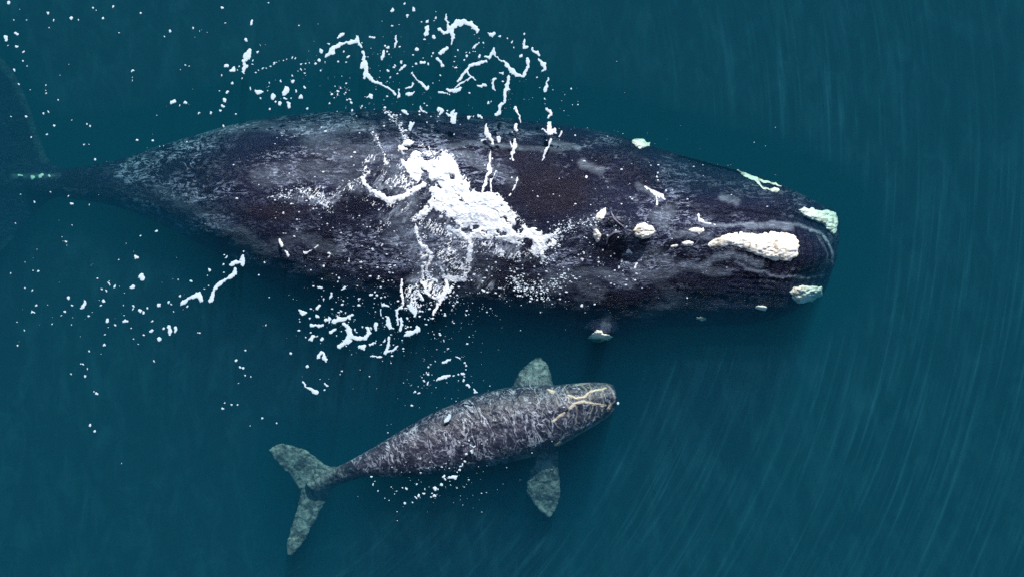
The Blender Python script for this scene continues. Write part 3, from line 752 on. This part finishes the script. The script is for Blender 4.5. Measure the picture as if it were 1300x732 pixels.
RING = Z(*Z5, [
    (740, 527, 4), [(772, 532, 4), (785, 525, 6), (800, 517, 6)], [(825, 508, 3), (845, 517, 4)], (868, 533, 5), (872, 545, 3), (871, 560, 4), (858, 578, 6), (848, 580, 4), (863, 592, 4), (862, 608, 6), [(875, 628, 6), (884, 635, 6)], [(902, 650, 5), (912, 658, 6)],
    [(755, 600, 6), (775, 592, 8), (800, 587, 5)], (820, 585, 5), (835, 583, 3), (708, 580, 6), (703, 572, 3), (690, 610, 4), (655, 655, 7), (650, 660, 4), (672, 660, 4), (735, 605, 3), (707, 623, 3), (722, 540, 4), (710, 555, 4), (707, 618, 4),
    (748, 608, 3), (640, 715, 4), (690, 580, 2), (668, 632, 3)]) + Z(*Z8, [
    (510, 467, 5), (607, 470, 8), (607, 492, 7), (628, 457, 6), (638, 430, 5), (640, 440, 4), [(655, 435, 5), (675, 433, 7)], (688, 408, 4), (690, 395, 4), (704, 380, 4), (712, 352, 4), (728, 345, 5), (725, 325, 4), (722, 310, 4),
    (552, 490, 5), (543, 498, 3), (507, 518, 4), (530, 515, 3), (570, 485, 3), [(655, 228, 5), (650, 238, 6), (643, 246, 5)], (398, 432, 3), (402, 455, 3), (405, 445, 2), (440, 500, 2), (480, 478, 2), (550, 455, 3), (498, 468, 2), (575, 470, 2),
    (560, 500, 2), (585, 465, 2), (620, 470, 3), (596, 497, 3), (445, 518, 2), (420, 478, 2), (1215, 187, 4), (700, 250, 3), (735, 330, 4), (730, 350, 3), (698, 390, 3)])
BACK = Z(*Z2, [     # separate runs of foam lying across the back
    [(790, 525, 7), (788, 550, 7), (800, 575, 13), (812, 590, 7)], [(785, 588, 5), (768, 592, 4)], [(840, 580, 6), (845, 600, 6)], [(912, 455, 6), (918, 475, 6), (930, 490, 3), (935, 515, 3)], [(915, 530, 8), (915, 550, 9)],
    [(912, 590, 6), (908, 620, 9), (900, 650, 7), (900, 672, 4)], [(890, 600, 3), (896, 622, 5)], [(1045, 460, 6), (1058, 470, 7), (1060, 485, 8), (1050, 500, 4)], [(1058, 520, 6), (1060, 560, 12), (1080, 545, 6), (1085, 562, 4)],
    [(1050, 565, 7), (1028, 545, 4)], [(1062, 590, 5), (1055, 620, 4), (1035, 650, 5), (1028, 675, 3)], [(1098, 578, 3), (1108, 558, 6)], [(808, 640, 3), (805, 680, 5), (800, 715, 9), (822, 712, 6)], (652, 566, 4)]) + Z(*Z4, [
    [(985, 280, 6), (960, 310, 8), (950, 345, 8), (935, 390, 6)], [(1000, 280, 3), (975, 330, 6), (978, 380, 5)], [(1088, 312, 3), (1080, 345, 6), (1055, 392, 4)], (1068, 315, 3), [(955, 130, 6), (970, 150, 10), (980, 175, 4)],
    (100, 465, 8), (143, 438, 6), [(85, 580, 6), (93, 605, 7)], (105, 550, 7), [(108, 630, 6), (120, 645, 5)], [(190, 635, 5), (205, 628, 3), (245, 605, 4)], [(300, 640, 3), (290, 655, 4)], (385, 230, 4), (400, 210, 6), (268, 690, 5), (20, 672, 5), [(375, 675, 3), (380, 660, 4)],
    [(512, 610, 3), (518, 600, 4)]]) + Z(*Z7, [
    (128, 297, 8), (217, 260, 5), (327, 265, 8), [(295, 300, 5), (295, 315, 4)], (288, 335, 8), [(350, 335, 6), (362, 315, 6)], (325, 258, 4), (335, 270, 3), [(620, 108, 5), (628, 130, 7), (650, 143, 7)], [(650, 143, 5), (690, 150, 3)],
    (640, 355, 3), (375, 155, 0.1), (130, 492, 7)]) + Z(((680, 130)), 3.1825, [[(478, 362, 10), (500, 372, 10), (515, 385, 7)], [(490, 380, 4), (490, 410, 4)], [(445, 340, 4), (470, 360, 5)], (495, 285, 3), (493, 298, 4), (497, 315, 3), (163, 135, 4), (205, 300, 6)])

def strokes_field(strokes, X, Y, f=None):
    if f is None: f = np.full(X.shape, -9.0)
    x0, y0 = X[0, 0], Y[0, 0]; st = X[0, 1] - X[0, 0]
    for s in strokes:
        r = np.array([p[2] for p in s]); m = r.max() + 6
        a = max(int((min(p[0] for p in s) - m - x0) / st), 0); b = int((max(p[0] for p in s) + m - x0) / st) + 1
        c = max(int((min(p[1] for p in s) - m - y0) / st), 0); e = int((max(p[1] for p in s) + m - y0) / st) + 1
        sx, sy = X[c:e, a:b], Y[c:e, a:b]
        if sx.size == 0: continue
        wx = sx + WX[c:e, a:b]; wy = sy + WY[c:e, a:b]
        if len(s) == 1:
            dd = np.hypot(wx - s[0][0], wy - s[0][1]); rr = r[0]
        else:
            dd, par = seg_dist(wx, wy, s); rr = np.interp(par, np.arange(len(r)), r)
        f[c:e, a:b] = np.maximum(f[c:e, a:b], rr * (.56 + WR[c:e, a:b]) - dd)
    return f

def foam_object(name, strokes, mat, thick=.03, step=.55, label=None, shrink=0.0, edge=1.5, amp=2.0, extra=None, rough=None, cap=2.5, hm=HM_ALL):
    global WX, WY, WR
    xs = [p[0] for s in strokes for p in s]; ys = [p[1] for s in strokes for p in s]
    box = (min(xs) - 10, min(ys) - 10, max(xs) + 10, max(ys) + 10)
    def field(X, Y):
        global WX, WY, WR
        WX = amp * 2 * (fbm(X / 5, Y / 5, 501) - .5) + .7 * (fbm(X / 1.8, Y / 1.8, 503) - .5); WY = amp * 2 * (fbm(X / 5, Y / 5, 511) - .5) + .7 * (fbm(X / 1.8, Y / 1.8, 513) - .5)
        WR = .75 * fbm(X / 4.5, Y / 4.5, 517, 3) ** 1.2
        f = strokes_field(strokes, X, Y)
        f = f - shrink + edge * (fbm(X / 2.2, Y / 2.2, 521) - .5)
        if extra is not None: f = extra(X, Y, f)
        return f
    o = relief(name, box, field, thick, mat, hm, step, None, .006, rough, cap)
    return tag(o, label, 'foam', 'sea foam thrown up round the whales', 'stuff')

M_FOAM = mat_foam('sea_foam', (.52, .66, .77), (.62, .75, .84), .7, 10, .25, .01)
M_SPLASH = mat_foam('churned_foam', (.58, .65, .76), (.94, .96, .98), .55, 9, .8, .03)
M_SPRAY = mat_foam('spray_drops', (.60, .72, .84), (.72, .82, .92), .6, 18, .2, .005)
foam_object('foam_flecks', NORTH, M_FOAM, .005, label='curls and flecks of white foam on the dark water above the big whale')
foam_object('foam_flecks', WEST, M_FOAM, .005, label='scattered small white foam flecks on the water around the tail of the big whale')
foam_object('foam_trail', TRAIL, M_FOAM, .005, label='two short wavy lines of white foam left of the big belly')
foam_object('foam_flecks', SOUTH, M_FOAM, .005, label='cluster of white foam clots on dark water under the belly side')
foam_object('foam_ring', RING, M_FOAM, .005, label='ring and dots of white foam around the back of the calf')
foam_object('foam_runs', BACK, M_SPLASH, .007, label='thin separate runs of white foam lying across the big back and head')

# ---- the churned splash over the middle of the back
def zz(o, s, pts): return [(o[0] + p[0] / s, o[1] + p[1] / s) for p in pts]
CORE = zz(*Z4, [(600, 190), (625, 168), (690, 165), (715, 205), (760, 205), (800, 230), (830, 280), (850, 330), (875, 345), (882, 390), (920, 385), (1000, 385), (1040, 440), (1080, 490), (1120, 540), (1165, 535), (1195, 560), (1245, 585),
                (1230, 620), (1205, 670), (1180, 650), (1120, 600), (1060, 580), (1000, 570), (960, 570), (900, 560), (870, 575), (830, 545), (790, 520), (760, 480), (740, 430), (730, 380), (700, 330), (640, 310), (612, 270), (596, 220)])
RUNS = Z(*Z4, [
    [(745, 410, 22), (700, 460, 16), (655, 495, 8)], [(655, 500, 5), (662, 550, 7), (670, 590, 4)], [(690, 345, 12), (650, 370, 14), (600, 400, 14), (550, 418, 15), (510, 395, 14), (470, 370, 10), (440, 345, 9), (432, 320, 7)],
    [(885, 560, 12), (888, 600, 9), (880, 660, 8), (870, 720, 8)], [(1170, 560, 24), (1190, 620, 26), (1195, 660, 8)], [(1195, 580, 18), (1240, 560, 9), (1262, 540, 6)]]) + Z(*Z5, [
    [(668, 0, 6), (682, 40, 6), (700, 50, 9), (722, 75, 8), (715, 110, 7), (700, 145, 6), (712, 175, 5), (745, 187, 5)], [(690, 88, 10), (700, 82, 9)], [(685, 130, 3), (690, 190, 3), (700, 240, 5), (740, 262, 6), (770, 255, 8), (790, 220, 10), (785, 185, 6)],
    [(810, 215, 4), (795, 235, 6)], [(765, 135, 4), (780, 170, 9), (820, 182, 12), (860, 178, 10), (880, 140, 8), (888, 60, 8), (895, 10, 10)], [(770, 255, 7), (750, 290, 5), (730, 330, 3)], [(600, 180, 3), (598, 240, 4), (605, 290, 5)], [(660, 200, 3), (670, 240, 5), (685, 270, 4)]])
LACE = Z(*Z4, [     # thin broken lace
    [(30, 400, 5), (100, 390, 12), (160, 385, 18), (200, 380, 30), (250, 395, 36), (290, 435, 30), (300, 462, 14)], [(300, 390, 20), (370, 365, 24), (430, 330, 22), (450, 290, 18), (440, 250, 14), (470, 235, 18)],
    [(525, 30, 4), (560, 65, 6), (590, 95, 7), (610, 140, 9), (618, 170, 10)], [(540, 330, 26), (600, 340, 40), (650, 350, 40)], [(530, 220, 18), (535, 270, 14), (515, 320, 16)], [(480, 130, 10), (500, 170, 8), (530, 220, 10)],
    [(490, 545, 9), (540, 508, 12), (600, 465, 10), (640, 420, 12)], [(640, 480, 22), (720, 520, 30), (800, 570, 34), (860, 600, 26)], [(790, 610, 30), (820, 660, 34), (810, 700, 26)], [(940, 600, 34), (1000, 620, 30), (1050, 650, 24), (1120, 640, 24)],
    [(560, 440, 14), (500, 440, 16), (440, 410, 14)], [(860, 330, 12), (800, 215, 14), (740, 195, 12)], [(920, 400, 20), (1020, 420, 26), (1110, 530, 24)], [(600, 300, 20), (590, 250, 14)], [(700, 560, 12), (680, 640, 16), (700, 700, 12)],
    [(690, 200, 30), (830, 300, 30), (900, 400, 30)]]) + Z(*Z5, [
    [(640, 230, 30), (660, 300, 24)], [(700, 210, 40), (760, 230, 30)], [(770, 60, 40), (830, 120, 40)]])
SPOTS = [((757, 283), (725, 284), (708, 296), (700, 312)), ((650, 352), (662, 364), (680, 372), (700, 364), (716, 352))]

def splash_field(X, Y, f):
    core = -poly_sd(X + 5 * (fbm(X / 12, Y / 12, 601) - .5) + 3 * (fbm(X / 3, Y / 3, 603) - .5), Y + 5 * (fbm(X / 12, Y / 12, 611) - .5) + 3 * (fbm(X / 3, Y / 3, 613) - .5), CORE)
    ridg = 1 - np.abs(2 * fbm(X / 9, Y / 9, 621, 5) - 1) * 2.2
    core = core + 2.5 * (fbm(X / 4, Y / 4, 631) - .5)
    hole = (fbm(X / 11, Y / 9, 641, 5) - .405) * 60          # dark windows in the white near the rim
    core = np.minimum(core + 3, np.maximum(hole, core - 12))
    runs = strokes_field(RUNS, X, Y) + .5
    runs = np.minimum(runs + 3.0 * (fbm(X / 2.5, Y / 2.5, 651) - .5), 30 * (fbm(X / 4, Y / 4, 655, 4) - .30))
    lace = strokes_field(LACE, X, Y)
    U, V_ = X * .8 + Y * .6, -X * .6 + Y * .8          # strands are drawn out along the fall of the water
    n = fbm(U / 4.0, V_ / 10, 661, 5); n2 = fbm(U / 1.8, V_ / 4.0, 671, 3)
    thread = np.maximum(.048 - np.abs(n - .5), .040 - np.abs(fbm(U / 6, V_ / 14, 681, 5) - .48)) * 30
    clots = (n2 - .66) * 14
    dens = np.clip(lace / 7, 0, 1)
    lace_f = np.where(lace > 0, np.maximum(thread, clots) - (1 - dens) * .9, -3)
    return np.maximum(np.maximum(core, runs), lace_f)
ALLS = RUNS + LACE + [[(p[0], p[1], 1) for p in CORE]]
foam_object('splash', ALLS, M_SPLASH, .032, .42, 'bright white churned splash breaking across the middle of the big whale', extra=splash_field, amp=1.6,
            rough=lambda a, b: 1.5 * (fbm(a / 6, b / 6, 691, 5) - .5), cap=14)

# ------------------------------------------------------------------ droplets: tiny domes of water thrown over back and sea
def droplets(name, spots, rmin, rmax, mat, label, hm=HM_ALL, lift=.0):
    n = len(spots); r = (rmin + (rmax - rmin) * rng.random(n) ** 4.5) * S
    x, y, z = lay(spots[:, 0], spots[:, 1], hm)
    k = 6; a = np.linspace(0, 2 * np.pi, k, endpoint=False)[None] + rng.random((n, 1)) * 6
    rr = r[:, None] * (.75 + .5 * rng.random((n, k)))
    el = 1 + .8 * rng.random((n, 1))
    vx = x[:, None] + np.cos(a) * rr * el; vy = y[:, None] + np.sin(a) * rr
    vz = np.broadcast_to(z[:, None] - .004, vx.shape)
    V = np.concatenate([np.stack([vx, vy, vz], -1), np.stack([x, y, z + r * .3 + .002 + lift], -1)[:, None]], 1).reshape(-1, 3)
    b = np.arange(n)[:, None] * (k + 1); j = np.arange(k)[None]
    F = np.stack([b + j, b + (j + 1) % k, np.broadcast_to(b + k, (n, k))], -1).reshape(-1, 3)
    return tag(link(name, mesh_from(name, V, F), mat), label, 'foam', 'sea foam thrown up round the whales', 'stuff')

def scatter(n, cx, cy, sx, sy, clump=.5, seed=0):
    p = np.stack([cx + sx * rng.standard_normal(n * 5), cy + sy * rng.standard_normal(n * 5)], 1)
    w = fbm(p[:, 0] / 9, p[:, 1] / 7, 700 + seed, 5)
    return p[w > np.quantile(w, .5 + clump * .4)][:n]
def along(n, path, w):
    path = np.array(path, float); seg = rng.integers(0, len(path) - 1, n); t = rng.random(n)[:, None]
    return path[seg] * (1 - t) + path[seg + 1] * t + w * rng.standard_normal((n, 2))
D = [scatter(700, 540, 340, 60, 45, .8, 1), scatter(380, 480, 270, 70, 50, .8, 2), scatter(300, 620, 330, 45, 35, .8, 3), scatter(420, 690, 335, 45, 26, .7, 4), scatter(200, 430, 240, 70, 30, .8, 5),
     scatter(130, 590, 120, 70, 45, .8, 6), scatter(160, 450, 110, 50, 35, .8, 7), scatter(160, 780, 310, 50, 40, .7, 8), scatter(70, 860, 250, 70, 40, .6, 9), scatter(120, 440, 400, 50, 30, .7, 10),
     along(420, SPOTS[0], 5.0), along(420, SPOTS[1], 5.5), along(420, [(345, 250), (390, 245), (418, 262)], 5.5), along(200, [(488, 140), (505, 155), (515, 178)], 2.2), scatter(90, 730, 240, 60, 50, .4, 11),
     scatter(40, 120, 370, 80, 40, .4, 12), scatter(40, 330, 200, 150, 60, .4, 13), scatter(300, 545, 385, 30, 28, .7, 14)]
droplets('spray', np.concatenate(D), .2, 1.2, M_SPRAY, 'fine white spray droplets sprinkled over the big back and the water near it')
D = [scatter(60, 560, 480, 40, 22, .4, 15), scatter(90, 555, 610, 40, 16, .4, 16), scatter(50, 600, 560, 50, 25, .4, 17)]
droplets('spray', np.concatenate(D), .22, .8, M_SPRAY, 'fine white spray droplets sprinkled over and beside the calf')

# ---- thin milky film of bubbles left between the strands
def mat_film():
    t = NT('bubble_film'); c = t.coord((1, 1, 1), (0, 0, math.radians(37)))
    cm = t.node('ShaderNodeMapping', {'Vector': c, 'Scale': (2.4, .9, 1)}).outputs[0]
    n = t.ramp(t.noise(cm, 3.0, 9, .74, .8), .48, .62)
    g = t.ramp(t.noise(cm, 14.0, 6, .75), .40, .62, .25, 1)
    fac = t.math('MULTIPLY', t.math('MULTIPLY', n, g), t.math('MULTIPLY', t.attr('edge'), .5))
    tr = t.node('ShaderNodeBsdfTransparent'); df = t.node('ShaderNodeBsdfDiffuse', {'Color': (.58, .68, .84, 1)})
    m = t.node('ShaderNodeMixShader', {0: fac, 1: tr.outputs[0], 2: df.outputs[0]})
    t.l.new(m.outputs[0], t.out.inputs['Surface'])
    return t.m
def film():
    strokes = Z(*Z4, [[(620, 250, 60), (700, 350, 90), (800, 450, 90), (880, 560, 90), (820, 680, 90)], [(640, 480, 60), (680, 600, 70), (700, 720, 60)], [(300, 400, 40), (440, 330, 60), (560, 330, 80), (650, 380, 60)],
                      [(480, 130, 24), (500, 230, 50)], [(430, 520, 40), (540, 490, 50), (640, 440, 50)], [(980, 600, 60), (1120, 640, 50), (1200, 660, 30)], [(60, 400, 14), (200, 400, 40), (290, 420, 40)]]) \
        + Z(*Z5, [[(640, 200, 60), (620, 300, 40)], [(760, 200, 60), (740, 300, 30)], [(940, 180, 50), (1000, 240, 40)]])
    xs = [p[0] for s in strokes for p in s]; ys = [p[1] for s in strokes for p in s]
    store = {}
    def field(X, Y):
        global WX, WY, WR
        WX = 14 * (fbm(X / 14, Y / 14, 901) - .5); WY = 14 * (fbm(X / 14, Y / 14, 911) - .5); WR = .28
        WR = np.full(X.shape, .28)
        return strokes_field(strokes, X, Y)
    o = relief('foam_film', (min(xs) - 30, min(ys) - 30, max(xs) + 30, max(ys) + 30), field, .006, mat_film(), HM_ALL, 1.6, None, -.002, None, 12)
    co = get_co(o.data); gx, gy = to_grid(co)
    X, Y = gx.reshape(1, -1), gy.reshape(1, -1)
    f = np.full(gx.shape, -9.0)
    wx = gx + 14 * (fbm(gx / 14, gy / 14, 901) - .5); wy = gy + 14 * (fbm(gx / 14, gy / 14, 911) - .5)
    for s in strokes:
        dd, par = seg_dist(wx, wy, s); f = np.maximum(f, np.interp(par, np.arange(len(s)), [p[2] for p in s]) - dd)
    set_attr(o.data, 'edge', smoothstep(1, 14, f))
    tag(o, 'thin milky film of bubbles spread between the strands of the splash', 'foam', 'sea foam thrown up round the whales', 'stuff')
film()
# ------------------------------------------------------------------ the face of the sea: slight ripples spreading from the whales, open where skin shows
def build_surface():
    step = .12
    far = np.array([14, 16, 19, 24, 32, 45, 70, 110, 180, 290.])
    xs = np.concatenate([-far[::-1], np.arange(-13, 13.001, step), far]); ys = np.concatenate([-far[::-1], np.arange(-9, 9.001, step), far])
    X, Y = np.meshgrid(xs, ys)
    hidden = np.maximum(HM_A, HM_C) > -3.8
    g = hidden[::4, ::4].astype(float)
    for _ in range(8):                       # soften outwards
        p = np.pad(g, 2, mode='edge'); g = (p[:-4, 2:-2] + p[4:, 2:-2] + p[2:-2, :-4] + p[2:-2, 4:] + p[2:-2, 2:-2]) / 5
    inside = (np.abs(X) < 10.9) & (np.abs(Y) < 6.4)
    m = np.where(inside, sample(np.kron(g, np.ones((4, 4))), np.clip(X, -10.9, 10.9), np.clip(Y, -6.4, 6.4)), 0)
    fade = 1 - smoothstep(.0, .30, m)
    cx, cy = P(35, 188)
    R, A = np.hypot(X - cx, Y - cy), np.arctan2(Y - cy, X - cx)
    ripple = fbm(R * 2.6, A * 6 + 20, 801, 4) - .5
    Z = .004 + .03 * ripple * fade * (R < 60) + .004 * (1 - fade)
    Z = np.maximum(Z, .004)
    ny, nx = X.shape
    i = np.arange(nx * ny).reshape(ny, nx)
    q = np.stack([i[:-1, :-1], i[:-1, 1:], i[1:, 1:], i[1:, :-1]], -1)
    hole = m > .30
    keep = ~(hole[:-1, :-1] | hole[:-1, 1:] | hole[1:, 1:] | hole[1:, :-1])
    q = q[keep]
    used = np.unique(q); rm = np.full(nx * ny, -1); rm[used] = np.arange(len(used)); q = rm[q]
    me = mesh_from('water_surface', np.stack([X.ravel(), Y.ravel(), Z.ravel()], 1)[used], q)
    set_attr(me, 'fade', fade.ravel()[used])
    t = NT('sea_surface')
    tc = t.node('ShaderNodeTexCoord')
    pos = t.node('ShaderNodeVectorMath', {0: tc.outputs['Object'], 1: (cx, cy, 0)}, operation='SUBTRACT').outputs[0]
    sp = t.node('ShaderNodeSeparateXYZ', {0: pos})
    r = t.node('ShaderNodeVectorMath', {0: pos}, operation='LENGTH').outputs['Value']
    an = t.math('ARCTAN2', sp.outputs[1], sp.outputs[0])
    def ring(fr, fa):
        v = t.node('ShaderNodeCombineXYZ', {0: t.math('MULTIPLY', r, fr), 1: t.math('MULTIPLY', an, fa)})
        return v.outputs[0]
    s1 = t.ramp(t.noise(ring(2.3, 2.2), 2.0, 6, .62, .2), .46, .72)
    s2 = t.ramp(t.noise(ring(4.6, 2.4), 2.0, 6, .62, .15), .50, .74)
    where = t.ramp(t.noise(tc.outputs['Object'], .18, 3), .36, .62, .4, 1)
    # light streaks on the ripples are painted as pale colour, strongest ahead of the whales
    ahead = t.ramp(t.math('SUBTRACT', sp.outputs[0], t.math('MULTIPLY', sp.outputs[1], .75)), 8.5, 14.5, .16, 1)
    where = t.math('MULTIPLY', where, ahead)
    s = t.math('MULTIPLY', t.math('ADD', t.math('MULTIPLY', s1, .03), t.math('MULTIPLY', s2, .08)), where)
    chop = t.math('MULTIPLY', t.ramp(t.noise(t.coord((1.2, .5, 1), (0, 0, .5)), 2.2, 6, .65, .6), .42, .72), .030)
    fac = t.math('MULTIPLY', t.math('ADD', s, chop), t.attr('fade'))
    bump = t.bump(t.noise(ring(2.0, 3.5), 3.0, 5, .6), .35, .04)
    tr = t.node('ShaderNodeBsdfTransparent')
    df = t.node('ShaderNodeBsdfDiffuse', {'Color': (.05, .36, .48, 1), 'Normal': bump})
    gl = t.node('ShaderNodeBsdfGlossy', {'Color': (1, 1, 1, 1), 'Roughness': .08, 'Normal': bump})
    geo = t.node('ShaderNodeNewGeometry')
    dt = t.node('ShaderNodeVectorMath', {0: geo.outputs['Incoming'], 1: bump}, operation='DOT_PRODUCT').outputs['Value']
    fr = t.math('ADD', .02, t.math('MULTIPLY', .98, t.math('POWER', t.math('MAXIMUM', t.math('SUBTRACT', 1.0, t.math('ABSOLUTE', dt)), 0.0), 5.0)))
    m1 = t.node('ShaderNodeMixShader', {0: fac, 1: tr.outputs[0], 2: df.outputs[0]})
    m2 = t.node('ShaderNodeMixShader', {0: t.math('MULTIPLY', fr, t.attr('fade')), 1: m1.outputs[0], 2: gl.outputs[0]})
    t.l.new(m2.outputs[0], t.out.inputs['Surface'])
    tag(link('water_surface', me, t.m), kind='structure')
build_surface()
